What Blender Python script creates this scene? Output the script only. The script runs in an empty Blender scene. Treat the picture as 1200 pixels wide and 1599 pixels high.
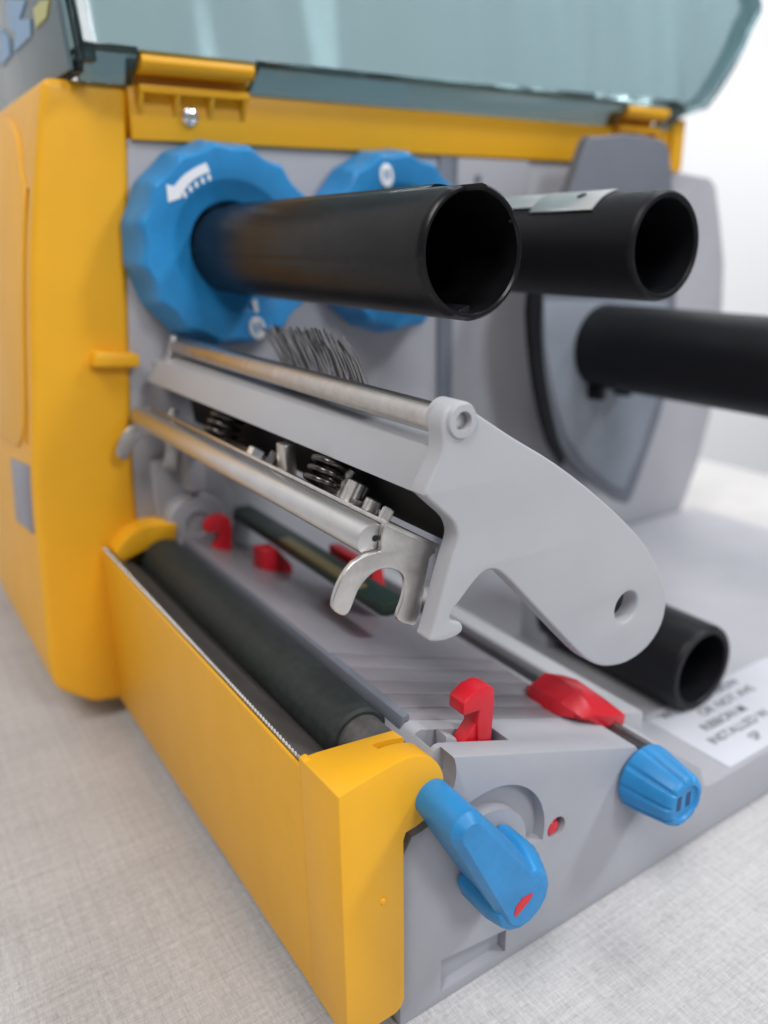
import bpy, bmesh, math, random
from mathutils import Vector, Matrix

random.seed(7)
# ------------------------------------------------------------------ scale and camera
U = 0.0013                                   # metres per drawing unit
sc = bpy.context.scene
FPX, CX, CY = 1256.28, 600.0, 799.5          # photograph intrinsics in its own pixels
CAM = Vector((-41.344, -74.240, 115.404))    # camera position in drawing units
RT = Vector((0.832791, -0.553398, -0.014484))
UP = Vector((0.190856, 0.262456, 0.945881))
FW = Vector((0.519648, 0.790485, -0.324190))

cam_d = bpy.data.cameras.new('camera')
cam = bpy.data.objects.new('camera', cam_d)
sc.collection.objects.link(cam)
sc.camera = cam
R3 = Matrix((RT, UP, -FW)).transposed()
cam.matrix_world = Matrix.Translation(CAM * U) @ R3.to_4x4()
cam_d.sensor_width = 36.0
cam_d.lens = 36.0 * FPX / 1599.0
cam_d.clip_start = 0.005
cam_d.clip_end = 50
cam_d.dof.use_dof = True
cam_d.dof.focus_distance = 116 * U
cam_d.dof.aperture_fstop = 9.6

# ------------------------------------------------------------------ light
w = bpy.data.worlds.new('World')
sc.world = w
w.use_nodes = True
w.node_tree.nodes['Background'].inputs['Color'].default_value = (0.91, 0.94, 1.0, 1)
w.node_tree.nodes['Background'].inputs['Strength'].default_value = 0.22


def area(name, loc, tgt, size, power, col, size_y=None):
    d = bpy.data.lights.new(name, 'AREA')
    d.energy = power
    d.color = col
    d.size = size
    if size_y:
        d.shape = 'RECTANGLE'
        d.size_y = size_y
    o = bpy.data.objects.new(name, d)
    sc.collection.objects.link(o)
    o.location = Vector(loc) * U
    o.rotation_euler = (Vector(tgt) * U - o.location).to_track_quat('-Z', 'Y').to_euler()
    return o


area('ceiling_or_fill_light', (900, -640, 1150), (40, 40, 60), 0.26, 17.5, (0.94, 0.97, 1.0), 0.26)
area('ceiling_or_fill_light', (-620, -420, 1350), (20, 60, 60), 0.42, 22, (1.0, 0.95, 0.91), 0.8)
area('ceiling_or_fill_light', (180, -1250, 1000), (60, 40, 60), 0.42, 15.5, (0.94, 0.97, 1.0), 0.5)  # added frontal fill for the faces turned to the camera, no known source
wash = area('ceiling_or_fill_light', (900, 120, 1200), (900, 470, 0), 0.9, 11, (1.0, 0.99, 0.98), 0.4)  # added wash that brightens the background wall, no known source
wash.data.spread = math.radians(95)

sc.view_settings.view_transform = 'Standard'
sc.view_settings.look = 'None'
sc.view_settings.gamma = 1.0
sc.view_settings.exposure = -0.13
sc.view_settings.use_curve_mapping = False
sc.cycles.use_denoising = True
sc.cycles.max_bounces = 12
sc.cycles.transmission_bounces = 10
sc.cycles.caustics_refractive = True


# ------------------------------------------------------------------ pixel to place
def ray(px, py):
    return RT * ((px - CX) / FPX) + UP * ((CY - py) / FPX) + FW


def hit(px, py, ax, val):
    r = ray(px, py)
    s = (val - CAM[ax]) / r[ax]
    return CAM + r * s


def xz(pts, y):                       # photograph pixels -> (x, z) on the plane y
    out = []
    for p in pts:
        h = hit(p[0], p[1], 1, y)
        out.append((h.x, h.z))
    return out


# ------------------------------------------------------------------ materials
def mat(name, col, rough=0.45, metal=0.0, grain=0.0, grain_scale=900, var=0.0, var_scale=60, trans=0.0,
        ior=1.47, spec=0.5, aniso=None, wear=None, coat=0.0, emis=None):
    m = bpy.data.materials.new(name)
    m.use_nodes = True
    nt = m.node_tree
    b = nt.nodes['Principled BSDF']
    b.inputs['Base Color'].default_value = (*col, 1)
    b.inputs['Roughness'].default_value = rough
    b.inputs['Metallic'].default_value = metal
    b.inputs['IOR'].default_value = ior
    b.inputs['Specular IOR Level'].default_value = spec
    b.inputs['Transmission Weight'].default_value = trans
    b.inputs['Coat Weight'].default_value = coat
    tc = nt.nodes.new('ShaderNodeTexCoord')
    if var > 0 or wear:
        n = nt.nodes.new('ShaderNodeTexNoise')
        n.inputs['Scale'].default_value = var_scale
        n.inputs['Detail'].default_value = 6
        n.inputs['Roughness'].default_value = 0.65
        nt.links.new(tc.outputs['Object'], n.inputs['Vector'])
        mx = nt.nodes.new('ShaderNodeMix')
        mx.data_type = 'RGBA'
        v = var
        c2 = wear if wear else tuple(max(0, c * (1 - 2 * v)) for c in col)
        c1 = tuple(min(1, c * (1 + v)) for c in col)
        mx.inputs[6].default_value = (*c1, 1)
        mx.inputs[7].default_value = (*c2, 1)
        rm = nt.nodes.new('ShaderNodeMapRange')
        rm.inputs['From Min'].default_value = 0.35
        rm.inputs['From Max'].default_value = 0.75
        nt.links.new(n.outputs['Fac'], rm.inputs['Value'])
        nt.links.new(rm.outputs['Result'], mx.inputs[0])
        nt.links.new(mx.outputs[2], b.inputs['Base Color'])
        rr = nt.nodes.new('ShaderNodeMapRange')
        rr.inputs['To Min'].default_value = max(0.02, rough * 0.85)
        rr.inputs['To Max'].default_value = min(1, rough * 1.25)
        nt.links.new(n.outputs['Fac'], rr.inputs['Value'])
        nt.links.new(rr.outputs['Result'], b.inputs['Roughness'])
    if grain > 0:
        g = nt.nodes.new('ShaderNodeTexNoise')
        g.inputs['Scale'].default_value = grain_scale
        g.inputs['Detail'].default_value = 3
        if aniso:
            mp = nt.nodes.new('ShaderNodeMapping')
            mp.inputs['Scale'].default_value = aniso
            nt.links.new(tc.outputs['Object'], mp.inputs['Vector'])
            nt.links.new(mp.outputs['Vector'], g.inputs['Vector'])
        else:
            nt.links.new(tc.outputs['Object'], g.inputs['Vector'])
        bp = nt.nodes.new('ShaderNodeBump')
        bp.inputs['Strength'].default_value = grain
        bp.inputs['Distance'].default_value = 0.0004
        nt.links.new(g.outputs['Fac'], bp.inputs['Height'])
        nt.links.new(bp.outputs['Normal'], b.inputs['Normal'])
    return m


M = {}
M['yellow'] = mat('yellow_plastic', (0.84, 0.415, 0.012), 0.42, grain=0.10, grain_scale=2200, var=0.022, var_scale=45)
M['grey'] = mat('grey_plastic', (0.365, 0.37, 0.405), 0.48, grain=0.07, grain_scale=2400, var=0.03, var_scale=40)
M['lightgrey'] = mat('light_grey_plastic', (0.43, 0.437, 0.462), 0.42, grain=0.05, grain_scale=2600, var=0.02, var_scale=50)
M['wallgrey'] = mat('wall_grey_plastic', (0.38, 0.38, 0.41), 0.5, grain=0.05, grain_scale=1800, var=0.04, var_scale=30)
M['darkgrey'] = mat('dark_grey_plastic', (0.15, 0.165, 0.20), 0.45, grain=0.05, grain_scale=1800, var=0.05, var_scale=50)
M['guide'] = mat('glossy_guide_plastic', (0.25, 0.235, 0.26), 0.28, grain=0.04, grain_scale=1500, var=0.05, var_scale=60)
M['blue'] = mat('blue_plastic', (0.022, 0.24, 0.55), 0.40, grain=0.10, grain_scale=1600, var=0.08, var_scale=110)
M['red'] = mat('red_plastic', (0.62, 0.012, 0.025), 0.32, var=0.03, var_scale=120)
M['black'] = mat('black_plastic', (0.007, 0.0068, 0.008), 0.32, spec=0.32, grain=0.07, grain_scale=1200, var=0.3, var_scale=140)
M['blackmatte'] = mat('matte_black_plastic', (0.008, 0.0085, 0.011), 0.42, spec=0.25, grain=0.10, grain_scale=2200, var=0.08, var_scale=120)
M['void'] = mat('black_interior', (0.01, 0.009, 0.009), 0.6)
M['rubber'] = mat('platen_rubber', (0.012, 0.017, 0.0165), 0.6, grain=0.16, grain_scale=2600, var=0.0,
                  wear=(0.030, 0.038, 0.036), var_scale=420)
M['steel'] = mat('brushed_steel', (0.56, 0.53, 0.50), 0.32, 1.0, grain=0.12, grain_scale=1.0,
                 aniso=(4000, 120, 4000), var=0.08, var_scale=260)
M['alu'] = mat('satin_aluminium', (0.66, 0.65, 0.64), 0.36, 1.0, grain=0.06, grain_scale=2400, var=0.03, var_scale=160)
M['zinc'] = mat('zinc_sheet', (0.60, 0.58, 0.56), 0.34, 1.0, grain=0.08, grain_scale=1400, var=0.10, var_scale=220)
M['bright'] = mat('bright_zinc', (0.85, 0.85, 0.84), 0.20, 1.0)
M['darksteel'] = mat('dark_steel', (0.20, 0.19, 0.19), 0.3, 1.0, var=0.1, var_scale=300)
M['dullsteel'] = mat('dull_grey_bearing', (0.13, 0.125, 0.12), 0.55, 0.6, grain=0.1, grain_scale=1500, var=0.2, var_scale=400)
M['bladeplate'] = mat('dark_bronze_sheet', (0.13, 0.118, 0.108), 0.42, 0.4, grain=0.06, grain_scale=1800, var=0.12, var_scale=120)
M['blade'] = mat('blade_steel', (0.42, 0.40, 0.37), 0.40, 1.0)
M['lid'] = mat('smoked_teal_clear_plastic', (0.30, 0.43, 0.455), 0.11, trans=1.0, ior=1.46)
def wavy(m, scale, dist, strength):
    """slow moulding waves running up the panel"""
    nt = m.node_tree
    tc = nt.nodes.new('ShaderNodeTexCoord')
    mp = nt.nodes.new('ShaderNodeMapping')
    mp.inputs['Scale'].default_value = scale
    mp.inputs['Rotation'].default_value = (0, 0.12, 0)
    n = nt.nodes.new('ShaderNodeTexNoise')
    n.inputs['Scale'].default_value = 1
    n.inputs['Detail'].default_value = 0
    b = nt.nodes.new('ShaderNodeBump')
    b.inputs['Distance'].default_value = dist
    b.inputs['Strength'].default_value = strength
    nt.links.new(tc.outputs['Object'], mp.inputs['Vector'])
    nt.links.new(mp.outputs['Vector'], n.inputs['Vector'])
    nt.links.new(n.outputs['Fac'], b.inputs['Height'])
    nt.links.new(b.outputs['Normal'], nt.nodes['Principled BSDF'].inputs['Normal'])


wavy(M['lid'], (34, 0.01, 7), 0.0115, 0.6)
M['lidedge'] = mat('thick_smoked_teal_plastic', (0.14, 0.215, 0.225), 0.12, trans=0.9, ior=1.46)
M['smoked'] = mat('smoked_grey_panel', (0.20, 0.27, 0.30), 0.25, trans=0.35)
M['white'] = mat('white_print', (0.80, 0.82, 0.86), 0.5)
M['labelwhite'] = mat('white_label_paper', (0.58, 0.60, 0.66), 0.5, var=0.02)
M['ink'] = mat('grey_ink', (0.13, 0.13, 0.15), 0.6)
M['blueprint'] = mat('pale_blue_print', (0.20, 0.37, 0.58), 0.4)
M['yellowprint'] = mat('pale_yellow_print', (0.50, 0.50, 0.16), 0.4)
M['pcb'] = mat('dark_green_board', (0.016, 0.040, 0.026), 0.35, var=0.1, var_scale=200)
M['brass'] = mat('dull_gold_strip', (0.28, 0.22, 0.09), 0.4, 0.4)
M['wire_light'] = mat('grey_wire', (0.22, 0.22, 0.23), 0.5)
M['wire_dark'] = mat('dark_wire', (0.02, 0.02, 0.024), 0.5)
M['springsteel'] = mat('black_spring_steel', (0.10, 0.09, 0.085), 0.25, 0.9)
M['windowgrey'] = mat('grey_window', (0.20, 0.20, 0.25), 0.3)


# ------------------------------------------------------------------ mesh helpers
def link(name, me, m, parent):
    o = bpy.data.objects.new(name, me)
    sc.collection.objects.link(o)
    if m is not None:
        me.materials.clear()
        me.materials.append(m)
    if parent is not None:
        o.parent = parent
    return o


def finish(bm, name, m, parent, bevel=0.0, segs=2, ang=28, smooth=34):
    bmesh.ops.remove_doubles(bm, verts=bm.verts, dist=1e-4)
    bmesh.ops.recalc_face_normals(bm, faces=bm.faces)
    if bevel > 0:
        es = [e for e in bm.edges if len(e.link_faces) == 2 and e.calc_face_angle(0) > math.radians(ang)]
        if es:
            bmesh.ops.bevel(bm, geom=es, offset=bevel, offset_type='OFFSET', segments=segs, profile=0.5,
                            affect='EDGES', clamp_overlap=True)
    bmesh.ops.scale(bm, vec=(U, U, U), verts=bm.verts)
    me = bpy.data.meshes.new(name)
    bm.to_mesh(me)
    bm.free()
    for p in me.polygons:
        p.use_smooth = True
    me.set_sharp_from_angle(angle=math.radians(smooth))
    return link(name, me, m, parent)


def prism(name, poly, y0, y1, m, parent, bevel=0.0, segs=2, ang=28, poly2=None):
    """outline in (x, z) extruded along y"""
    bm = bmesh.new()
    p2 = poly2 or poly
    a = [bm.verts.new((p[0], y0, p[1])) for p in poly]
    b = [bm.verts.new((p[0], y1, p[1])) for p in p2]
    bm.faces.new(a)
    bm.faces.new(b[::-1])
    n = len(a)
    for i in range(n):
        bm.faces.new((a[i], b[i], b[(i + 1) % n], a[(i + 1) % n]))
    return finish(bm, name, m, parent, bevel, segs, ang)


def prism_x(name, poly, x0, x1, m, parent, bevel=0.0, segs=2):
    bm = bmesh.new()
    a = [bm.verts.new((x0, p[0], p[1])) for p in poly]
    b = [bm.verts.new((x1, p[0], p[1])) for p in poly]
    bm.faces.new(a)
    bm.faces.new(b[::-1])
    n = len(a)
    for i in range(n):
        bm.faces.new((a[i], b[i], b[(i + 1) % n], a[(i + 1) % n]))
    return finish(bm, name, m, parent, bevel, segs)


def box(name, lo, hi, m, parent, bevel=0.3, segs=2):
    return prism(name, [(lo[0], lo[2]), (hi[0], lo[2]), (hi[0], hi[2]), (lo[0], hi[2])], lo[1], hi[1], m, parent,
                 bevel, segs)


def frame(axis):
    a = Vector(axis).normalized()
    t = Vector((0, 0, 1)) if abs(a.z) < 0.9 else Vector((1, 0, 0))
    u = a.cross(t).normalized()
    return a, u, a.cross(u).normalized()


def loft(name, rings, m, parent, cap0=True, cap1=True, bevel=0.0, smooth=34, closed=True):
    bm = bmesh.new()
    vs = [[bm.verts.new(p) for p in r] for r in rings]
    n = len(vs[0])
    for k in range(len(vs) - 1):
        for i in range(n if closed else n - 1):
            j = (i + 1) % n
            bm.faces.new((vs[k][i], vs[k][j], vs[k + 1][j], vs[k + 1][i]))
    if cap0:
        bm.faces.new(vs[0][::-1])
    if cap1:
        bm.faces.new(vs[-1])
    return finish(bm, name, m, parent, bevel, smooth=smooth)


def lathe(name, prof, base, axis, m, parent, segs=48, rfun=None, smooth=34):
    """prof: list of (radius, distance along axis)"""
    a, u, v = frame(axis)
    base = Vector(base)
    rings = []
    for r, t in prof:
        ring = []
        for i in range(segs):
            th = 2 * math.pi * i / segs
            rr = r * (rfun(th, r, t) if rfun else 1.0)
            ring.append(base + a * t + (u * math.cos(th) + v * math.sin(th)) * max(rr, 0.001))
        rings.append(ring)
    return loft(name, rings, m, parent, True, True, smooth=smooth)


def sweep(name, pts, r, m, parent, segs=10, ends=True):
    pts = [Vector(p) for p in pts]
    rings = []
    up = None
    for i, p in enumerate(pts):
        t = (pts[min(i + 1, len(pts) - 1)] - pts[max(i - 1, 0)]).normalized()
        if up is None:
            up = Vector((0, 0, 1)) if abs(t.z) < 0.9 else Vector((1, 0, 0))
        u = (up - t * up.dot(t)).normalized()
        up = u
        v = t.cross(u)
        rings.append([p + (u * math.cos(2 * math.pi * k / segs) + v * math.sin(2 * math.pi * k / segs)) * r
                      for k in range(segs)])
    return loft(name, rings, m, parent, ends, ends, smooth=60)


def plate(name, outlines, y0, y1, m, parent, bevel=0.3, res=3):
    """flat plate with holes: (x, z) outlines, the first the outside, extruded from y0 to y1"""
    cu = bpy.data.curves.new(name, 'CURVE')
    cu.dimensions = '2D'
    cu.fill_mode = 'BOTH'
    for o in outlines:
        s = cu.splines.new('POLY')
        s.points.add(len(o) - 1)
        for i, p in enumerate(o):
            s.points[i].co = (p[0], p[1], 0, 1)
        s.use_cyclic_u = True
    cu.extrude = abs(y1 - y0) / 2 - bevel
    cu.bevel_depth = bevel
    cu.bevel_resolution = res
    cu.offset = -bevel
    tmp = bpy.data.objects.new(name + '_tmp', cu)
    sc.collection.objects.link(tmp)
    dg = bpy.context.evaluated_depsgraph_get()
    me = bpy.data.meshes.new_from_object(tmp.evaluated_get(dg))
    bpy.data.objects.remove(tmp)
    bpy.data.curves.remove(cu)
    me.name = name
    ym = (y0 + y1) / 2
    for v in me.vertices:
        x, z, d = v.co
        v.co = (x * U, (ym - d) * U, z * U)
    bm = bmesh.new()
    bm.from_mesh(me)
    bmesh.ops.remove_doubles(bm, verts=bm.verts, dist=1e-7)
    bmesh.ops.recalc_face_normals(bm, faces=bm.faces)
    bm.to_mesh(me)
    bm.free()
    for p in me.polygons:
        p.use_smooth = True
    me.set_sharp_from_angle(angle=math.radians(40))
    return link(name, me, m, parent)


def cut(o, cutters):
    for c in cutters:
        md = o.modifiers.new('cut', 'BOOLEAN')
        md.operation = 'DIFFERENCE'
        md.solver = 'EXACT'
        md.object = c
    dg = bpy.context.evaluated_depsgraph_get()
    me = bpy.data.meshes.new_from_object(o.evaluated_get(dg))
    o.modifiers.clear()
    mt = o.data.materials[0]
    o.data = me
    me.materials.clear()
    me.materials.append(mt)
    for c in cutters:
        bpy.data.objects.remove(c)
    for p in me.polygons:
        p.use_smooth = True
        p.material_index = 0
    me.set_sharp_from_angle(angle=math.radians(30))
    return o


def arc(cx, cz, r, a0, a1, n=16):
    return [(cx + r * math.cos(math.radians(a0 + (a1 - a0) * i / n)),
             cz + r * math.sin(math.radians(a0 + (a1 - a0) * i / n))) for i in range(n + 1)]


def smooth_poly(pts, n=4, closed=True):
    """Catmull-Rom through the points"""
    out = []
    k = len(pts)
    for i in range(k if closed else k - 1):
        if closed:
            p0, p1, p2, p3 = pts[i - 1], pts[i], pts[(i + 1) % k], pts[(i + 2) % k]
        else:
            p0, p1, p2, p3 = pts[max(i - 1, 0)], pts[i], pts[i + 1], pts[min(i + 2, k - 1)]
        for s in range(n):
            t = s / n
            out.append(tuple(0.5 * (2 * p1[d] + (p2[d] - p0[d]) * t + (2 * p0[d] - 5 * p1[d] + 4 * p2[d] - p3[d]) * t * t
                                    + (3 * p1[d] - p0[d] - 3 * p2[d] + p3[d]) * t ** 3) for d in range(len(p1))))
    if not closed:
        out.append(tuple(pts[-1]))
    return out


# ------------------------------------------------------------------ setting: table and wall
def table_material():
    m = mat('linen_table_laminate', (0.5, 0.49, 0.5), 0.55)
    nt = m.node_tree
    b = nt.nodes['Principled BSDF']
    tc = nt.nodes.new('ShaderNodeTexCoord')

    def streak(scale, detail=4, rough=0.6):
        mp = nt.nodes.new('ShaderNodeMapping')
        mp.inputs['Scale'].default_value = scale
        n = nt.nodes.new('ShaderNodeTexNoise')
        n.inputs['Scale'].default_value = 1.0
        n.inputs['Detail'].default_value = detail
        n.inputs['Roughness'].default_value = rough
        nt.links.new(tc.outputs['Object'], mp.inputs['Vector'])
        nt.links.new(mp.outputs['Vector'], n.inputs['Vector'])
        return n.outputs['Fac']

    def math2(op, a, bb):
        q = nt.nodes.new('ShaderNodeMath')
        q.operation = op
        for k, s in enumerate((a, bb)):
            if isinstance(s, (int, float)):
                q.inputs[k].default_value = s
            else:
                nt.links.new(s, q.inputs[k])
        return q.outputs[0]
    sx = streak((420, 6000, 1), 3)
    sy = streak((6000, 420, 1), 3)
    bx = streak((40, 1500, 1), 2)
    by = streak((1500, 40, 1), 2)
    lx = streak((9, 900, 1), 1)
    ly = streak((900, 9, 1), 1)
    blot = streak((30, 30, 1), 5)
    s = math2('ADD', math2('MULTIPLY', math2('ADD', sx, sy), 0.34), math2('MULTIPLY', math2('ADD', bx, by), 0.12))
    s = math2('ADD', s, math2('MULTIPLY', math2('ADD', lx, ly), 0.10))
    s = math2('ADD', s, math2('MULTIPLY', math2('SUBTRACT', blot, 0.5), 0.14))
    rp = nt.nodes.new('ShaderNodeValToRGB')
    rp.color_ramp.elements[0].position = 0.37
    rp.color_ramp.elements[0].color = (0.245, 0.242, 0.246, 1)
    rp.color_ramp.elements[1].position = 0.64
    rp.color_ramp.elements[1].color = (0.60, 0.595, 0.60, 1)
    nt.links.new(s, rp.inputs['Fac'])
    nt.links.new(rp.outputs['Color'], b.inputs['Base Color'])
    bp = nt.nodes.new('ShaderNodeBump')
    bp.inputs['Strength'].default_value = 0.25
    bp.inputs['Distance'].default_value = 0.0003
    nt.links.new(s, bp.inputs['Height'])
    nt.links.new(bp.outputs['Normal'], b.inputs['Normal'])
    return m


tb = box('table', (-700, -700, -30), (330, 420, 0), table_material(), None, 1.0)
tb['kind'] = 'structure'
tb['label'] = 'pale grey linen textured table top'
wl = box('wall', (-1500, 460, -900), (2600, 480, 1500), mat('white_wall_paint', (0.82, 0.83, 0.85), 0.7, grain=0.05,
         grain_scale=300, var=0.01, var_scale=4), None, 0.5)
wl['kind'] = 'structure'
wl['label'] = 'plain white painted wall behind the table'

# ------------------------------------------------------------------ the printer
P = bpy.data.objects.new('label_printer', None)
sc.collection.objects.link(P)
P['label'] = 'yellow and grey desktop label printer with its clear lid and print head open'
P['category'] = 'printer'


def named(o, label):
    o['label'] = label
    return o


# ---- base: grey body with a sloped top
inc = lambda x: 45.2 - (x - 19.9) * 0.361           # height of the paper slope
base_prof = [(10, 0), (10, 31), (18.3, 44.6), (19.0, 45.2), (19.9, 45.2), (60.5, inc(60.5)), (61.6, 29.0), (62.2, 27.2),
             (65.2, 27.2), (66.2, 28.2), (67.2, 28.3), (80.5, 17.6), (83.0, 12.4), (85, 12), (228, 12), (230, 10), (230, 0)]
base = prism('base', base_prof, 1.5, 111.6, M['grey'], P, 0.35, 2)
ring_o = arc(26.3, 24, 12.5, -12, 112, 24)
ring_i = arc(26.3, 24, 8.4, 112, -12, 24)
cutters = [
    prism('c', ring_o + ring_i, -2, 3.6, M['grey'], None, 0),                                  # arc groove
    lathe('c', [(2.0, -3), (2.0, 6)], (41.6, 0, 22.5), (0, 1, 0), M['grey'], None, 28),      # sensor hole
    prism('c', [(17.8, 2.2), (31.3, 2.2), (31.3, 6.8), (17.8, 8.7)], -2, 3.2, M['grey'], None, 0),
    prism('c', arc(12.6, 42.5, 7.6, 0, 360, 40)[:-1], -2, 4.6, M['grey'], None, 0),            # clearance behind the hook
    prism('c', [(18.6, 36), (34.0, 36), (34.0, 50), (18.6, 50)], 5.6, 9.6, M['grey'], None, 0),  # slot for the red hook
]
cut(base, cutters)
# glossy guide plate on the slope, stepped at its near end
for k, (ya, yb) in enumerate(((12.6, 16.6), (16.6, 21.0), (21.0, 25.6), (25.6, 30.6), (30.6, 36.0), (36.0, 108.5))):
    g = 0.2 * k
    prism('guide_plate', [(18.6, 45.0), (19.2, 45.6 + g), (57.5, inc(57.5) + 0.25 + g), (57.5, inc(57.5) - 0.8), (19.6, 44.4)], max(ya, 12.6), yb,
          M['guide'], P, 0.18)
prism('guide_lip', [(17.9, 44.2), (18.5, 46.3), (19.9, 46.4), (19.9, 44.2)], 12.6, 108.5, M['darkgrey'], P, 0.3)
pin = lathe('sensor_pin', [(0.2, 0), (1.1, 0.15), (1.55, 0.6), (1.55, 5)], (41.3, 1.75, 22.2), (0, 1, 0), M['red'], P, 24)
# ---- yellow front cover, end cap and blade
front = prism('front_cover', [(0, 5.6), (0, 45.9), (0.25, 46.3), (0.5, 46.2), (0.8, 43.5), (2.4, 42), (2.4, 5.6)], 10.7, 112.5, M['yellow'], P, 0.12, 2)
cap_prof = smooth_poly([(2.5, 48.7), (5, 49.2), (7.9, 49.6), (11.4, 49.7), (14.5, 48.2), (16.5, 45.3), (16.7, 43.0), (15.6, 40.2),
                        (13.5, 38.2)], 4, False)
side_prof = [(-0.15, 5.5), (-0.15, 48.2)] + cap_prof + [(12, 37.8), (10.4, 37.6), (10.0, 36.5), (9.9, 7.5), (9.3, 6.2), (8.4, 5.6)]
far_prof = [(q[0], q[1] if q[0] < 1 and q[1] < 47 else min(q[1], 47.9 - max(0, q[0] - 2) * 0.11)) for q in side_prof]
cap = prism('end_cap', side_prof, 0, 10.6, M['yellow'], P, 0.35, 2, poly2=far_prof)
cut(cap, [box('c', (9.6, 5.6, 34), (30, 7.5, 60), M['yellow'], None, 0.0),
          box('c', (2.0, 3.0, -2), (30, 14, 42.6), M['yellow'], None, 0.0),
          box('c', (15.2, 7.0, 30), (30, 14, 60), M['yellow'], None, 0.0)])
prism('cap_stop', [(-0.1, 46.0), (-0.1, 47.9), (0.9, 48.1), (1.6, 47.4), (1.8, 46.0)], 9.2, 10.9, M['yellow'], cap, 0.2)
lathe('moulding_pip', [(0.6, 0), (0.45, 0.35), (0.05, 0.45)], (6.4, 0.05, 28.0), (0, -1, 0), M['yellow'], cap, 14)
# serrated tear blade
teeth = []
n_t = 105
for i in range(n_t):
    y = 11.0 + (110.5 - 11.0) * i / n_t
    teeth += [(y, 46.1), (y + 0.53, 46.95)]
teeth += [(110.5, 46.0), (110.5, 42), (11.0, 42)]
prism_x('tear_blade', teeth, 0.52, 0.85, M['blade'], P, 0)
prism('blade_plate', [(0.88, 46.0), (1.3, 46.25), (9.2, 40.4), (9.4, 38.0), (2.6, 42.0)], 10.7, 110.8, M['bladeplate'], P, 0.1)
# ---- platen roller
pl = lathe('platen_roller', [(3.6, 0), (4.6, 0.05), (5.1, 0.5), (5.1, 91.5), (4.6, 91.9), (3.6, 92.0)], (13.0, 16.0, 42.6), (0, 1, 0),
           M['rubber'], P, 64)
lathe('platen_bushing', [(2.0, -8.5), (4.1, -8.4), (4.1, 0.4), (2, 0.5)], (13.0, 16.0, 42.6), (0, 1, 0), M['dullsteel'], P, 40)
lathe('platen_bushing', [(2.0, 0), (3.7, 0.1), (3.7, 5), (2, 5.2)], (13.0, 107.5, 42.6), (0, 1, 0), M['alu'], P, 40)
lathe('blade_screw', [(0.3, 0), (1.6, 0.1), (1.8, 0.6), (1.8, 1.4)], (4.6, 108.5, 46.4), (0.4, 0, -1), M['bright'], P, 24)

# ---- yellow housing behind the wall
h_front = xz([(67, 121), (55, 250), (48, 400), (48, 520), (50, 640), (52, 760), (66, 920), (82, 1060), (110, 1085), (150, 1098)], 112)
h_front[0] = (1.6, 146.4)
h_front = smooth_poly(h_front, 3, False)
h_right = [(2.0, 4.6), (6, 5), (9.6, 40), (10.2, 54), (10.7, 66), (11.9, 81), (12.9, 93), (14.0, 105), (16.5, 125), (17.5, 136), (18.6, 146.4)]
housing = prism('housing', h_front + h_right, 111.8, 232, M['yellow'], P, 2.6, 5, 24)
prism('housing_rear', [(12, 3), (190, 3), (190, 146), (12, 146)], 115.6, 231, M['yellow'], housing, 1.0)
prism('ledge', [(3.2, 89.2), (13.6, 88.2), (13.6, 91.2), (4.0, 92.4)], 108.4, 113.5, M['yellow'], housing, 0.6)
tab = smooth_poly([(2.0, 46.5), (4.5, 49.4), (8, 51.2), (12, 51.6), (16.6, 51.0), (17.0, 49.8)], 4, False)
prism('cover_tab', tab + [(16.6, 47.0), (10, 46.2), (2.5, 44.0)], 105.2, 113.0, M['yellow'], P, 0.5)
# front bezel with a vertical slot beside it, and a grey status window
bez = smooth_poly([(126, 70), (120.5, 74), (118.6, 82), (118.6, 121), (124, 130), (132, 138), (150, 143), (200, 144)], 4, False) + [(200, 66)]


def front_x(z):
    pts = sorted(h_front, key=lambda p: p[1])
    for a, b in zip(pts[:-1], pts[1:]):
        if a[1] <= z <= b[1]:
            t = (z - a[1]) / max(1e-6, b[1] - a[1])
            return a[0] + (b[0] - a[0]) * t
    return pts[0][0]


zs = [72 + 3.6 * k for k in range(16)]
cut(housing, [prism('c', [(front_x(z) - 4, z) for z in zs] + [(front_x(z) + 4.5, z) for z in zs[::-1]], 115.9, 118.7, M['yellow'], None, 0)])
bm = bmesh.new()
fa = [bm.verts.new((front_x(q[1]) - 0.5 - 0.03 * min(40, max(0, q[0] - 118.6)), q[0], q[1])) for q in bez]
fb = [bm.verts.new((front_x(q[1]) + 3.5, q[0], q[1])) for q in bez]
bm.faces.new(fa)
bm.faces.new(fb[::-1])
for i in range(len(bez)):
    j = (i + 1) % len(bez)
    bm.faces.new((fa[i], fb[i], fb[j], fa[j]))
finish(bm, 'front_bezel', M['yellow'], housing, 0.5, 2, 40)
bm = bmesh.new()
wv = []
for yy, zz in ((114.6, 52.0), (137.0, 49.0), (137.0, 65), (114.6, 68.0)):
    wv.append((front_x(zz) - 0.3, yy, zz))
fa = [bm.verts.new(p) for p in wv]
fb = [bm.verts.new((p[0] + 3.0, p[1], p[2])) for p in wv]
bm.faces.new(fa)
bm.faces.new(fb[::-1])
for i in range(4):
    j = (i + 1) % 4
    bm.faces.new((fa[i], fb[i], fb[j], fa[j]))
finish(bm, 'status_window', M['windowgrey'], housing, 0.1)

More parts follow.
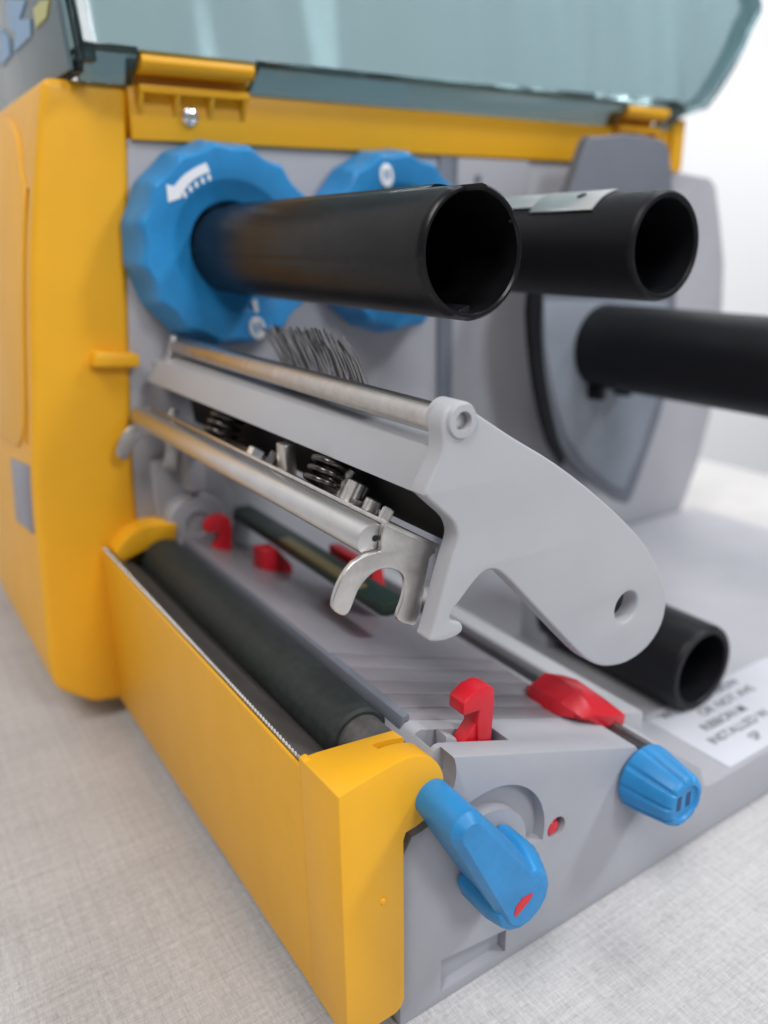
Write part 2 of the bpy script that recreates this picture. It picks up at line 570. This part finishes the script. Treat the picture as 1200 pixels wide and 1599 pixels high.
# ---- grey inner wall
wall_out = [(9.5, 4), (9.8, 54), (10.4, 66), (11.6, 81), (12.6, 93), (13.7, 105), (16.2, 125), (17.2, 136)] \
    + [(196, 136), (199, 134.2), (217.3, 132.6), (221, 130), (226, 118), (231.0, 104), (233.4, 85), (234.2, 60), (233.3, 47.6),
       (229, 30), (222, 12.2), (222, 4)]
wall_panel = prism('inner_wall', wall_out, 112.2, 115.5, M['wallgrey'], P, 0.4)
box('wall_groove_strip', (100.2, 112.25 - 0.9, 14), (105.4, 113, 135.5), M['darkgrey'], wall_panel, 0.3)  # dark strip put in for the dark gap of a wall groove
box('wall_pad', (106, 111.0, 120), (132, 113, 135.2), M['wallgrey'], wall_panel, 0.5)
lathe('wall_screw', [(1.2, 0), (1.1, 0.5), (0.2, 0.6)], (113, 111.0, 130), (0, -1, 0), M['darkgrey'], wall_panel, 18)
# gear boss and bracket low on the wall
lathe('drive_boss', [(7.6, 0), (7.6, -6), (7.0, -6.6), (3.2, -6.8), (3.0, -6.2)], (22.5, 112.4, 49.5), (0, 1, 0), M['wallgrey'], P, 48)
box('latch_post', (20.5, 104, 58), (25.0, 112.5, 70.5), M['wallgrey'], P, 0.8)
lathe('wall_screw', [(1.6, 0), (1.5, 0.8), (0.3, 1.0)], (30, 112.2, 62), (0, -1, 0), M['darkgrey'], wall_panel, 20)
prism('lower_bracket', [(14, 45), (34, 45), (34, 54), (30, 64), (14, 66)], 109.8, 112.4, M['wallgrey'], wall_panel, 0.5)

# ---- yellow top rail with hinge knuckles
rail = box('top_rail', (18.0, 110.9, 135.6), (197.4, 115.4, 146.2), M['yellow'], P, 0.4)
rail2 = box('rail_end', (192.5, 109.6, 134.0), (198.2, 114.5, 149.5), M['yellow'], rail, 0.4)


def hinge(x0, x1, ribs):
    # curved knuckle carried on a ribbed bracket
    prof = [(106.0, 151.6), (104.9, 150.9), (104.6, 149.6), (105.3, 148.4), (106.6, 147.9), (112.5, 147.9), (112.5, 151.9)]
    k = prism_x('hinge_knuckle', prof, x0, x1, M['yellow'], rail, 0.3, 2)
    prism_x('hinge_bracket', [(107.6, 145.9), (111.5, 146.2), (111.5, 144.8), (107.8, 144.4)], x0, x1 - 0.3, M['yellow'], rail, 0.2)
    for i in range(ribs):
        xx = x0 + (x1 - x0) * (i / max(1, ribs - 1)) * 0.94
        prism_x('hinge_rib', [(107.9, 144.7), (111.3, 144.7), (111.3, 139.8)], xx, xx + 1.1, M['yellow'], rail, 0.12)
    box('hinge_back', (x0 - 1.6, 112.7, 145.5), (x1 + 1.8, 114.2, 152.5), M['yellow'], rail, 0.2)
    return k


hinge(19.6, 44.6, 4)
hinge(165.2, 184.0, 3)
scr = lathe('rail_screw', [(2.1, 0), (2.05, 0.5), (1.7, 1.0), (0.9, 1.3), (0.85, 0.9), (0.1, 0.85)], (31.0, 110.9, 140.6), (0, -1, 0),
            M['bright'], rail, 28)

# ---- clear lid standing open
LEAN = 0.2
out_px = [(1075, 195), (1100, 172), (1130, 132), (1160, 82), (1180, 38), (1193, 0)]
def on_lid(px, py):
    n = Vector((0, 1, -LEAN))
    r = ray(px, py)
    return CAM + r * ((105 - LEAN * 151 - n.dot(CAM)) / n.dot(r))


rc = [(on_lid(*q).x, on_lid(*q).z) for q in out_px]
lid_out = [(7.4, 151.2), (6.6, 175), (6.0, 205), (12, 232), (30, 244), (120, 248), (190, 240), (218, 222), (226, 200)] \
    + rc[::-1][0:5] + [(191.5, 149.6), (190.2, 151.2)]
lid_s = smooth_poly(lid_out[2:-2], 4, False)
lid_poly = [lid_out[0], lid_out[1]] + lid_s + lid_out[-2:]


def shell(name, outline, y0, y1, thick, m, parent, closed_bottom=True):
    bm = bmesh.new()
    n = len(outline)
    cx = sum(p[0] for p in outline) / n
    cz = sum(p[1] for p in outline) / n
    ins = [(p[0] + (1.2 if p[0] < cx else -1.2), p[1] + (0 if p[1] < 152 else -1.2)) for p in outline]
    f0 = [bm.verts.new((p[0], y0, p[1])) for p in ins]
    a = [bm.verts.new((p[0], y0 + 1.2, p[1])) for p in outline]
    b = [bm.verts.new((p[0] + (0.8 if p[0] > cx else 0.0), y1 + (y0 + 9 - y1) * min(1, max(0, (p[0] - 14) / 60)), p[1])) for p in outline]
    bm.faces.new(f0)
    for i in range(n - 1):
        j = i + 1
        bm.faces.new((f0[i], a[i], a[j], f0[j]))
        bm.faces.new((a[i], b[i], b[j], a[j]))
    bmesh.ops.recalc_face_normals(bm, faces=bm.faces)
    bmesh.ops.scale(bm, vec=(U, U, U), verts=bm.verts)
    me = bpy.data.meshes.new(name)
    bm.to_mesh(me)
    bm.free()
    o = link(name, me, m, parent)
    md = o.modifiers.new('solid', 'SOLIDIFY')
    md.thickness = thick * U
    md.offset = -1
    md.use_even_offset = True
    dg = bpy.context.evaluated_depsgraph_get()
    me2 = bpy.data.meshes.new_from_object(o.evaluated_get(dg))
    o.modifiers.clear()
    o.data = me2
    for p in me2.polygons:
        p.use_smooth = True
    me2.set_sharp_from_angle(angle=math.radians(30))
    return o


lid = shell('lid', lid_poly, 104.6, 190, 1.7, M['lid'], P)
named(lid, 'clear smoked teal lid raised above the hinge rail')


def lid_band(x0, x1):
    prism_x('lid_edge', [(104.3, 152.0), (104.4, 150.7), (110.6, 145.8), (111.6, 145.7), (111.9, 146.9), (107.0, 152.0)], x0, x1, M['lidedge'], lid, 0.25)


prism('lid_corner', [(7.4, 148.6), (10.6, 148.6), (9.6, 206), (6.0, 206)], 104.3, 107.4, M['lidedge'], lid, 0.3)
prism('lid_skirt', [(6.9, 146.8), (8.3, 146.8), (9.0, 151.4), (7.5, 151.4)], 106.5, 190, M['lid'], lid, 0.2)
prism('lid_front_panel', [(5.6, 147.2), (6.5, 147.2), (5.6, 204), (4.9, 204)], 106.9, 188, M['smoked'], lid, 0.1)
lid_band(8.2, 19.0)
lid_band(45.4, 164.6)
lid_band(184.6, 190.8)
# print on the lid's front wall (seen edge-on from the photograph's side)
for pts, m in [([(10, 0), (40, 0), (30, 30), (47, 30), (48, 55), (22, 82), (24, 50), (14, 42)], 'blueprint'),
               ([(0, 45), (14, 60), (16, 86), (0, 104)], 'blueprint'),
               ([(52, 14), (62, 2), (76, 0), (72, 26), (56, 43)], 'yellowprint')]:
    bm = bmesh.new()
    vv = []
    for p in pts:
        h = hit(p[0], p[1], 0, 5.0)
        h.y -= LEAN * max(0, h.z - 151)
        vv.append(h)
    fa = [bm.verts.new(p) for p in vv]
    fb = [bm.verts.new((p.x + 0.6, p.y, p.z)) for p in vv]
    bm.faces.new(fa)
    bm.faces.new(fb[::-1])
    for i in range(len(vv)):
        j = (i + 1) % len(vv)
        bm.faces.new((fa[i], fb[i], fb[j], fa[j]))
    finish(bm, 'lid_print', M[m], lid)

# the lid leans back over the housing
for o in [lid] + [c for c in lid.children if not c.name.startswith('lid_edge')]:
    for v in o.data.vertices:
        v.co.y += LEAN * max(0.0, v.co.z - 151 * U)

# ---- ribbon spindles and their blue hand wheels
def wheel(cx, cz, phase):
    n = 160

    def ring(r, y, amp):
        out = []
        for i in range(n):
            th = 2 * math.pi * i / n
            s = (th + phase) * 16 / (2 * math.pi)
            fr = s - math.floor(s)
            d = math.sin(math.pi * fr)
            rr = r - amp * d
            out.append(Vector((cx + rr * math.cos(th), y, cz + rr * math.sin(th))))
        return out
    rings = [ring(12.0, 111.5, 0), ring(22.6, 111.2, 0.5), ring(22.9, 110.0, 0.6), ring(21.8, 102.6, 1.3), ring(21.3, 101.6, 1.1), ring(20.6, 101.0, 0.8),
             ring(14.4, 101.0, 0), ring(13.8, 101.3, 0), ring(12.8, 102.0, 0), ring(9.8, 103.2, 0), ring(9.7, 106, 0)]
    return loft('ribbon_wheel', rings, M['blue'], P, True, True, smooth=30)


w1 = named(wheel(35.5, 113.6, 0.25), 'blue scalloped wheel with white arrow')
w2 = named(wheel(81.0, 113.6, 0.1), 'blue scalloped wheel behind the rear spindle')


def decal(name, polys, y, m, parent):
    for pl_ in polys:
        prism(name, pl_, y - 0.12, y + 0.2, m, parent, 0)


# printed arrow, dashes and ring symbols (traced on the wheel's front face)
arrow = smooth_poly([(322, 254), (305, 262), (287, 274), (272, 291)], 4, False)
low = smooth_poly([(284, 303), (295, 288), (308, 277), (328, 268)], 4, False)
decal('arrow_print', [xz(arrow + [(260, 288), (263, 316), (283, 309)] + low, 100.95)], 100.95, M['white'], w1)
for a in ((326, 277), (316, 282), (306, 288), (297, 295), (288, 304)):
    decal('dash_print', [xz([(a[0] - 2.5, a[1] - 4), (a[0] + 2, a[1] - 5), (a[0] + 4, a[1] + 4), (a[0] - 0.5, a[1] + 5)], 100.95)],
          100.95, M['white'], w1)


def eye(cx, cz, rx, rz, tilt, parent):
    """oval white symbol with two blue openings"""
    def ell(ox, oz, ax, az, n=28):
        c, s = math.cos(tilt), math.sin(tilt)
        return [(cx + (ox + ax * math.cos(t)) * c - (oz + az * math.sin(t)) * s,
                 cz + (ox + ax * math.cos(t)) * s + (oz + az * math.sin(t)) * c)
                for t in [2 * math.pi * i / n for i in range(n)]]
    plate('wheel_symbol', [ell(0, 0, rx, rz), ell(-rx * 0.28, 0, rx * 0.2, rz * 0.55, 16), ell(rx * 0.38, 0, rx * 0.2, rz * 0.5, 16)],
          100.75, 101.1, M['white'], parent, 0.03, 1)


h = hit(402, 512, 1, 100.9)
eye(h.x, h.z, 2.0, 2.6, 0.25, w1)
st = xz([(394, 468), (401, 468), (404, 488), (398, 488)], 100.95)
decal('stem_print', [st], 100.95, M['white'], w1)
h = hit(604, 274, 1, 100.9)
eye(h.x, h.z, 1.9, 2.7, 0.1, w2)


def spindle(name, cx, cz, y_near, y_far, R, Ri, m, grooves=(), depth=70, segs=96):
    def rf(th, r, t):
        if r < R * 0.97:
            return 1.0
        k = 1.0
        for g, wd, dp in grooves:
            d = abs((th - g + math.pi) % (2 * math.pi) - math.pi)
            if d < wd:
                k -= dp
        return k
    prof = [(R, y_far - y_near), (R, 1.2), (R - 0.25, 0.35), (R - 0.6, 0.0), (Ri + 0.25, 0.0), (Ri, 0.35), (Ri, depth), (0.05, depth)]
    return lathe(name, prof, (cx, y_near, cz), (0, 1, 0), m, P, segs, rf, 30)


sp1 = named(spindle('ribbon_spindle', 35.5, 113.0, 18.3, 106, 9.55, 8.35, M['black'],
                    [(0.12, 0.035, 0.022), (1.75, 0.16, 0.03), (3.0, 0.03, 0.02), (4.45, 0.14, 0.035)]), 'near black ribbon spindle')
sp2 = named(spindle('ribbon_spindle', 82.0, 113.0, 22.0, 106, 9.45, 8.0, M['blackmatte'], [(1.2, 0.02, 0.015)]),
            'rear black ribbon spindle with metal leaf spring')
cut(sp1, [box('c', (33.4, 17, 121.3), (37.6, 27, 130), M['black'], None, 0.0), box('c', (42.6, 17, 117.0), (52, 19.4, 118.6), M['black'], None, 0.0)])
# core stop inside the near spindle
h = hit(724, 480, 1, 19.2)
prism('core_stop', [(h.x - 1.3, h.z - 1.2), (h.x + 0.9, h.z - 1.2), (h.x + 0.9, h.z + 0.3), (h.x - 1.1, h.z - 0.4)], 18.9, 30, M['black'], sp1, 0.12)
# leaf spring on the rear spindle
prism('leaf_spring', arc(82, 113, 9.55, 96, 140, 8) + arc(82, 113, 10.0, 140, 96, 8), 33, 49, M['alu'], sp2, 0.08)
prism('leaf_spring', arc(82, 113, 9.6, 98, 132, 8) + arc(82, 113, 9.9, 132, 98, 8), 48.5, 80, M['alu'], sp2, 0.06)
an = math.radians(116)
lathe('spring_hole', [(0.9, 0), (0.9, 0.14)], (82 + 9.94 * math.cos(an), 38.5, 113 + 9.94 * math.sin(an)), (math.cos(an), 0, math.sin(an)), M['void'], sp2, 20)

# ---- media roll holder: dark flange on a thick tube
gy = 95.0
fl_px = [(918, 222), (935, 213), (985, 209), (1030, 217), (1045, 232), (1052, 300), (1058, 420), (1052, 540), (1040, 620), (1012, 710), (988, 776),
         (975, 786), (950, 770), (905, 735), (872, 690), (852, 620), (838, 540), (834, 470), (848, 400), (880, 330)]
flange = prism('roll_flange', smooth_poly(xz(fl_px, gy), 3), gy, gy + 4, M['darkgrey'], P, 0.9, 3, 30)
fi_px = [(850, 470), (852, 540), (866, 620), (884, 680), (915, 725), (955, 758), (975, 765), (1000, 705), (1028, 620), (1040, 540), (1044, 470)]
flange_face = prism('flange_web', xz(fi_px, gy - 0.6), gy - 0.6, gy + 0.5, mat('blue_grey_plastic', (0.235, 0.265, 0.31), 0.42, grain=0.05,
              grain_scale=1800, var=0.08, var_scale=40), flange, 0.3)
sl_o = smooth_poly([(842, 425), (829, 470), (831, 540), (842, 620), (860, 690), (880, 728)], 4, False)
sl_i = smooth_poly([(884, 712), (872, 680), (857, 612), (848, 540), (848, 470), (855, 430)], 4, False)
prism('flange_gap_strip', xz(sl_o + sl_i, gy - 0.9), gy - 0.9, gy + 1.5, M['blackmatte'], flange, 0.2)  # black strip standing in for the shadow gap along the flange's left edge
h3 = hit(952, 541, 1, 92)
tube3 = named(spindle('media_tube', h3.x, h3.z, 16, 96, 12.3, 10.6, M['blackmatte']), 'thick black media roll tube beside the flange')
for px in ((936, 622), (978, 616)):
    hq = hit(px[0], px[1], 1, 91)
    box('tube_clip', (hq.x - 1.6, 89.5, hq.z - 0.5), (hq.x + 1.4, 94.8, hq.z + 7), M['blackmatte'], tube3, 0.6)

# ---- short black roller on the deck
t4 = named(spindle('deck_roller', 105.4, 22.4, 19.6, 62, 10.25, 8.2, M['blackmatte'], depth=40), 'short black tube lying over the deck')
box('roller_bracket', (97, 60, 11.5), (114, 70, 31.5), M['grey'], P, 1.0)

# ---- caution label on the deck
lab = prism_x('deck_label', [(2.6, 12.0), (24.6, 12.0), (24.6, 12.14), (2.6, 12.14)], 92.4, 140, M['labelwhite'], P, 0.03)


def text(body, x, y, z, size, parent, m):
    cu = bpy.data.curves.new('lettering', 'FONT')
    cu.body = body
    cu.size = size
    cu.extrude = 0.02
    cu.offset = 0.03
    tmp = bpy.data.objects.new('t', cu)
    sc.collection.objects.link(tmp)
    dg = bpy.context.evaluated_depsgraph_get()
    me = bpy.data.meshes.new_from_object(tmp.evaluated_get(dg))
    bpy.data.objects.remove(tmp)
    for v in me.vertices:
        v.co = Vector((x + v.co.x, y + v.co.y, z + v.co.z)) * U
    o = link('lettering', me, m, parent)
    o.data.name = 'lettering'
    return o


for body, tx, ty in (('SP', 105.0, 5.0), ('INSTALLED W', 96.5, 9.0), ('RIBBON M', 99.4, 13.0), ('OR', 104.0, 17.0), ('NOT AVE', 110.0, 17.0), ('W', 95.6, 20.9),
                     ('NOW', 115.0, 20.9)):
    text(body, tx, ty, 12.18, 3.3, lab, M['ink'])

# ---- blue release lever on the side
LC = (26.3, 24.0)
TIP = (14.6, 41.8)
ax = Vector((TIP[0] - LC[0], 0, TIP[1] - LC[1]))
ang = math.degrees(math.atan2(ax.z, ax.x))


def stadium(c, r0, t, r1, n=14):
    a = math.degrees(math.atan2(t[1] - c[1], t[0] - c[0]))
    return arc(t[0], t[1], r1, a - 90, a + 90, n) + arc(c[0], c[1], r0, a + 100, a + 260, n + 6)


LF, TF = (24.7, 24.9), (14.3, 42.0)          # the lever's front leans a little towards the tip
st0, st1, st2 = stadium(LC, 4.6, TIP, 2.75), stadium(LF, 4.3, TF, 2.6), stadium(LF, 3.5, TF, 1.6)
rings = [[Vector((q[0], y, q[1])) for q in st] for st, y in ((st0, 0.4), (st0, -3.5), (st1, -8.0), (st2, -9.3))]
lever = named(loft('release_lever', rings, M['blue'], P, True, True, bevel=0.0, smooth=26), 'blue lever with red mark')
hub_a = [ang + a for a in (62, 90, 115, 140, 165, 190, 215, 240, 265, 290, 305)]
hub_ring = lambda c, r, y: [Vector((c[0] + r * math.cos(math.radians(a)), y, c[1] + r * math.sin(math.radians(a)))) for a in hub_a]
loft('lever_hub', [hub_ring(LC, 6.3, 1.2), hub_ring(LC, 6.3, -3.2), hub_ring((25.7, 24.4), 6.0, -5.2), hub_ring((24.9, 24.8), 4.9, -8.7)], M['blue'], lever, bevel=0.5)
mk = xz([(803, 1428), (806, 1416), (816, 1402), (832, 1394), (828, 1404), (815, 1420), (806, 1431)], -9.3)
prism('red_mark', mk, -9.42, -9.2, M['red'], lever, 0)

# ---- guide rod with ribbed blue knob and red slider
RX, RZ = 63.6, 28.8
KX, KZ = 61.8, 24.6
lathe('guide_rod', [(1.25, 0), (1.25, 112)], (RX, 0.0, RZ), (0, 1, 0), M['darksteel'], P, 28)


def ribs(th, r, t):
    s = (th * 10 / (2 * math.pi)) % 1.0
    g = 1 if s < 0.70 else 1 - 0.09 * math.sin((s - 0.70) / 0.30 * math.pi) * min(1, t / 3.0)
    return g if r > 3.4 else 1.0


knob = lathe('rod_knob', [(3.0, 0), (5.6, 0), (6.05, 0.6), (6.0, 2.0), (4.8, 8.7), (4.4, 9.4), (3.9, 9.7), (3.3, 9.7), (3.0, 9.2), (0.05, 9.1)], (KX, 1.3, KZ), (0, -1, 0),
             M['blue'], P, 120, ribs)
kx, kz = KX, KZ
for sx in (-1, 1):
    prism('knob_slot', [(kx + sx * 1.2 - 0.55, kz - 1.4), (kx + sx * 1.2 + 0.55, kz - 1.4), (kx + sx * 1.2 + 0.55, kz + 1.4), (kx + sx * 1.2 - 0.55, kz + 1.4)],
          -7.9, -7.7, mat('deep_blue_plastic', (0.012, 0.06, 0.16), 0.5), knob, 0.0)
prism('rod_rail', [(66.5, 26), (66.5, 29.3), (67.0, 29.8), (73.6, 27.9), (74.2, 27.0), (74.4, 20)], 11, 110, M['lightgrey'], P, 0.25)
# red slider clipped over the rod: raised saddle tapering towards the slope
def sec(y, k, d=0.0):
    return [Vector((52.0 + 2.5 * (1 - k) + d, y, inc(52.5) + 0.2)), Vector((53.2 + d, y, inc(54) + 0.8 + 2.6 * k)), Vector((56.6 + d, y, inc(58) + 1.6 + 5.2 * k)),
            Vector((61.5 + d, y, 31.0 + 5.0 * k)), Vector((64.8 + d, y, 30.2 + 2.8 * k)), Vector((66.6, y, 28.9)), Vector((66.0, y, 28.0)), Vector((60.5, y, inc(60.5) - 0.3))]


loft('red_slider', [sec(9.4, 0.1, 2.0), sec(10.8, 0.5, 1.0), sec(13.2, 0.88, 0.2), sec(17, 1.0), sec(20.6, 0.85), sec(22.6, 0.3, 0.5)], M['red'], P, True, True, bevel=0.4)

# ---- red hooks standing on the slope
hk = [(0.0, 6.2), (0.1, 8.3), (2.2, 9.6), (4.6, 9.8), (6.0, 9.0), (6.2, 6.5), (5.7, -1.5), (3.2, -2.2), (2.9, 4.0), (3.2, 6.0)]


def hook(x, y, z, sgn=1, s=1.0, dep=4.0, leg=True):
    o = prism('media_hook', [(x + p[0] * s, z + p[1] * s) for p in hk], y, y + dep, M['red'], P, 0.3, 2)
    if leg:
        prism('hook_foot', [(x - 0.9 * s, z - 0.8), (x + 3.6 * s, z + 4.4 * s), (x + 4.4 * s, z + 2.0 * s), (x + 4.4 * s, z - 0.8)], y + 0.5, y + dep - 0.5, M['red'], o, 0.2)
    return o


named(hook(24.8, 5.8, 41.5, dep=3.6), 'red hook in the slot beside the yellow end cap')
box('slot_dark_floor', (18.8, 5.7, 35.9), (33.8, 9.5, 36.6), M['void'], P, 0.05)  # black slab that puts the slot's shade into its floor colour
prism('slot_block', [(22.4, 38.0), (24.6, 38.0), (24.6, 43.4), (22.2, 45.0)], 6.6, 9.4, M['grey'], P, 0.5)
named(hook(22.0, 98.5, 43.0, dep=3.6), 'red hook beside the inner wall')
named(prism('sensor_slide', [(29, 41.5), (29.4, 47.6), (33.4, 47.2), (37, 42.2), (37, 40)], 84.5, 89.5, M['red'], P, 0.4), 'red sensor slide under the green board')
prism('sensor_slide', [(40.9, 41.0), (40.9, 50.2), (44.0, 49.6), (45, 39)], 56, 74, M['red'], P, 0.5)
sb = prism('sensor_arm', [(33.2, 47.6), (33.6, 49.6), (39.2, 49.6), (39.6, 47.6), (38, 46.9), (35, 46.9)], 41, 112.4, M['pcb'], P, 0.3)
box('gold_strip', (33.6, 50, 49.4), (36.2, 84, 49.9), M['brass'], sb, 0.1)

# ---- print head assembly, swung up
plate_px = [(703, 636), (728, 633), (745, 645), (800, 682), (870, 725), (940, 780), (1000, 840), (1031, 893), (1041, 935), (1034, 975), (1012, 1010), (980, 1034),
            (948, 1041), (925, 1035), (903, 1018), (850, 963), (800, 910), (782, 894), (772, 890), (760, 892), (745, 905), (720, 938), (706, 957), (705, 967), (712, 971), (721, 973),
            (724, 982), (718, 991), (700, 1000), (680, 1003), (671, 1000), (676, 985), (692, 925), (704, 880), (714, 848), (715, 832), (708, 815), (690, 798), (668, 778), (664, 768), (686, 720), (692, 690), (690, 660)]
pp = xz(plate_px, 5.0)
dense = []
for i, p in enumerate(pp):
    dense.append(p)
hc = hit(979, 948, 1, 5.0)
hole = []
for i in range(32):
    t = 2 * math.pi * i / 32
    hole.append((hc.x + 2.75 * math.cos(t), hc.z + 2.75 * math.sin(t)))
hp = hit(720, 657, 1, 5.0)
head = named(plate('head_side_plate', [smooth_poly(dense, 3), hole, arc(hp.x + 0.1, hp.z, 1.9, 0, 360, 28)[:-1]], 5.0, 8.3, M['lightgrey'], P, 0.45, 4), 'light grey side plate of the raised print head')
# collar with recessed pin
lathe('rod_collar', [(2.0, 0), (2.5, -0.05), (2.5, -4.3), (2.2, -4.8), (1.3, -4.85), (1.22, -3.6)], (hp.x + 0.1, 9.35, hp.z), (0, 1, 0), M['lightgrey'], head, 40)
lathe('collar_pin', [(0.95, 0), (0.95, -0.8), (0.8, -0.9)], (hp.x + 0.1, 6.3, hp.z), (0, 1, 0), M['alu'], head, 24)
lathe('head_rod', [(2.0, 0), (2.05, 0.3), (2.05, 98.5)], (22.5, 9.3, 92.4), (0, 1, 0), M['steel'], P, 40)
prism('rod_clip', [(18.8, 88.5), (20.6, 88.3), (22.6, 94.8), (21.0, 95.0)], 106.8, 108.6, M['alu'], P, 0.4)
lathe('rod_clip_screw', [(1.1, 0), (0.9, 0.8), (0.2, 1.0)], (19.6, 106.9, 89.8), (0, -1, 0), M['bright'], P, 18)
# bridge beam
nt_, nb_ = hit(686, 702, 1, 8.2), hit(658, 774, 1, 8.2)
sec_n = [(nt_.x, nt_.z), (nb_.x, nb_.z), (nb_.x + 1.5, nb_.z - 0.2), (nt_.x + 1.6, nt_.z - 1.4), (nt_.x + 7, nt_.z - 0.6), (nt_.x + 7, nt_.z + 0.8)]
sec_f = [(17.5, 89.4), (14.4, 85.2), (15.9, 84.9), (19.1, 88.0), (24.5, 88.8), (24.5, 90.2)]
prism('head_beam', sec_n, 7.9, 108.2, M['lightgrey'], P, 0.22, 2, poly2=sec_f)
box('head_pivot', (17.6, 106.5, 85.5), (24.0, 112.4, 89.0), M['wallgrey'], P, 0.4)
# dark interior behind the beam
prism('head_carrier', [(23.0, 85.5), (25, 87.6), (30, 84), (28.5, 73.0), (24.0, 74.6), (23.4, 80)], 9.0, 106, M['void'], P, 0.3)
# lower aluminium bar (rounded front, flat back)
bar_sec = arc(12.5, 77.0, 2.3, 60, 300, 20) + [(14.4, 75.3), (14.7, 78.7)]
prism('head_bar', bar_sec, 10.6, 109.0, M['alu'], P, 0.12, 2)
lathe('bar_bore', [(0.45, 0), (0.45, 0.1)], (12.9, 10.5, 77.2), (0, 1, 0), M['void'], P, 14)
# bent sheet bracket: top flange along the head and a fork at each end
prism('bracket_flange', [(14.3, 79.6), (14.0, 79.1), (14.9, 78.3), (22.6, 73.6), (23.0, 74.3)], 9.6, 108.4, M['zinc'], P, 0.12)
fork_px = [(600, 822), (606, 820), (640, 836), (672, 850), (681, 857), (681, 866), (672, 872), (662, 930), (651, 974), (640, 976), (625, 971), (621, 962), (628, 942), (633, 922), (633, 905), (625, 893),
           (607, 888), (590, 891), (574, 903), (560, 922), (551, 945), (545, 957), (537, 962), (526, 957), (520, 947), (525, 925), (535, 902), (552, 879), (575, 866), (594, 861), (596, 850), (597, 835)]
fk = xz(fork_px, 9.6)
named(plate('fork', [smooth_poly(fk, 2)], 9.6, 10.5, M['zinc'], P, 0.18, 2), 'near metal fork at the end of the head bar')
named(plate('fork', [smooth_poly(fk, 2)], 107.4, 108.3, M['zinc'], P, 0.18, 2), 'far metal fork beside the yellow housing')


def on_x(px, py, x):
    return hit(px, py, 0, x)


nrm = Vector((0.53, 0, 0.85))
fl_z = lambda x: 79.4 - (x - 14.3) * 0.63


def stand(px, py, x, dz=0):
    """a spot on the bracket flange seen at this pixel"""
    n = Vector((0.63, 0, 1.0))
    d = n.dot(Vector((14.3, 0, 79.4)))
    r = ray(px, py)
    s = (d - n.dot(CAM)) / n.dot(r)
    return CAM + r * s


def y_at(px, x, z):
    """y of the point on the line (x, *, z) that shows at this pixel column"""
    lo, hi = -20.0, 200.0
    for _ in range(50):
        mid = (lo + hi) / 2
        d = Vector((x, mid, z)) - CAM
        u = CX + FPX * d.dot(RT) / d.dot(FW)
        if u > px:
            lo = mid
        else:
            hi = mid
    return (lo + hi) / 2


def on_flange(px, x):
    z = fl_z(x)
    return Vector((x, y_at(px, x, z), z))


def spring(px, x, R, turns, L):
    b = on_flange(px, x)
    a, u, v = frame(nrm)
    pts = []
    for i in range(int(turns * 24) + 1):
        th = 2 * math.pi * i / 24
        pts.append(b + a * (L * i / (turns * 24)) + (u * math.cos(th) + v * math.sin(th)) * R)
    sweep('head_spring', pts, 0.5, M['springsteel'], P, 8)


spring(500, 16.9, 3.0, 3.2, 5.0)
spring(340, 16.9, 3.0, 3.2, 5.0)


def screw(px, x, r, hgt, m, name, knurl=0, segs=32):
    b = on_flange(px, x)
    rf = (lambda th, rr, t: 1 - (0.06 if math.sin(th * knurl) > 0.2 else 0)) if knurl else None
    lathe(name, [(r, -0.3), (r, hgt - 0.2), (r - 0.2, hgt), (r * 0.45, hgt), (r * 0.4, hgt - 0.3), (0.05, hgt - 0.35)], b, nrm, m, P, segs, rf)


screw(599, 15.4, 0.85, 1.9, M['zinc'], 'adjusting_screw', 12, 60)
screw(268, 15.4, 0.85, 1.9, M['bright'], 'adjusting_screw', 12, 60)
screw(400, 16.2, 1.9, 1.7, M['bright'], 'hex_bolt', 0, 6)
screw(424, 17.6, 1.2, 2.6, M['darksteel'], 'spacer_stud', 0, 24)
screw(575, 19.5, 1.3, 2.2, M['zinc'], 'spacer_stud', 0, 24)
for pa, pb, m in ((520, 575, 'darksteel'), (365, 440, 'darksteel')):
    q0, q1 = on_flange(pa, 20.5), on_flange(pb, 20.5)
    prism('seat_plate', [(18.2, fl_z(18.2) + 0.1), (22.4, fl_z(22.4) + 0.1), (22.8, fl_z(22.4) + 2.2), (22.0, fl_z(22.4) + 2.4), (18.6, fl_z(18.2) + 0.9)], q1.y, q0.y, M[m], P, 0.1)
b = on_flange(445, 17.2)
box('spring_post', (b.x - 0.6, b.y - 1.6, b.z - 1), (b.x + 1.6, b.y + 1.6, b.z + 5.0), M['zinc'], P, 0.25)
screw(545, 19.0, 2.0, 3.6, M['zinc'], 'spring_nut', 9, 54)
screw(530, 18.6, 0.8, 5.0, M['zinc'], 'spring_stud', 0, 24)

# ---- static brush standing behind the head rod
BX, BZ = 26.0, 90.6
brush = sweep('static_brush', [(BX, y_at(588, BX, BZ), BZ), (BX, y_at(440, BX, BZ), BZ)], 0.9, M['void'], P, 12)
for i in range(84):
    t = (i + random.uniform(-0.3, 0.3)) / 83
    jx, jy = random.uniform(-4, 4), random.uniform(-9, 7)
    bot = Vector((BX + random.uniform(-.5, .5), y_at(450 + 132 * t, BX, BZ), BZ))
    mid = hit(436 + 128 * t + jx * 0.4, 556 + 14 * t, 0, BX + 1.2 + random.uniform(-.6, .6))
    top = hit(414 + 128 * t + jx, 512 + 14 * t + jy + 40 * max(0, t - 0.75), 0, BX + 2.0 + random.uniform(-.8, .8))
    sweep('bristle', smooth_poly([tuple(bot), tuple(mid), tuple(top)], 4, False), random.uniform(.10, .17),
          M['wire_light'] if i % 5 in (1, 3) else M['wire_dark'], brush, 5)
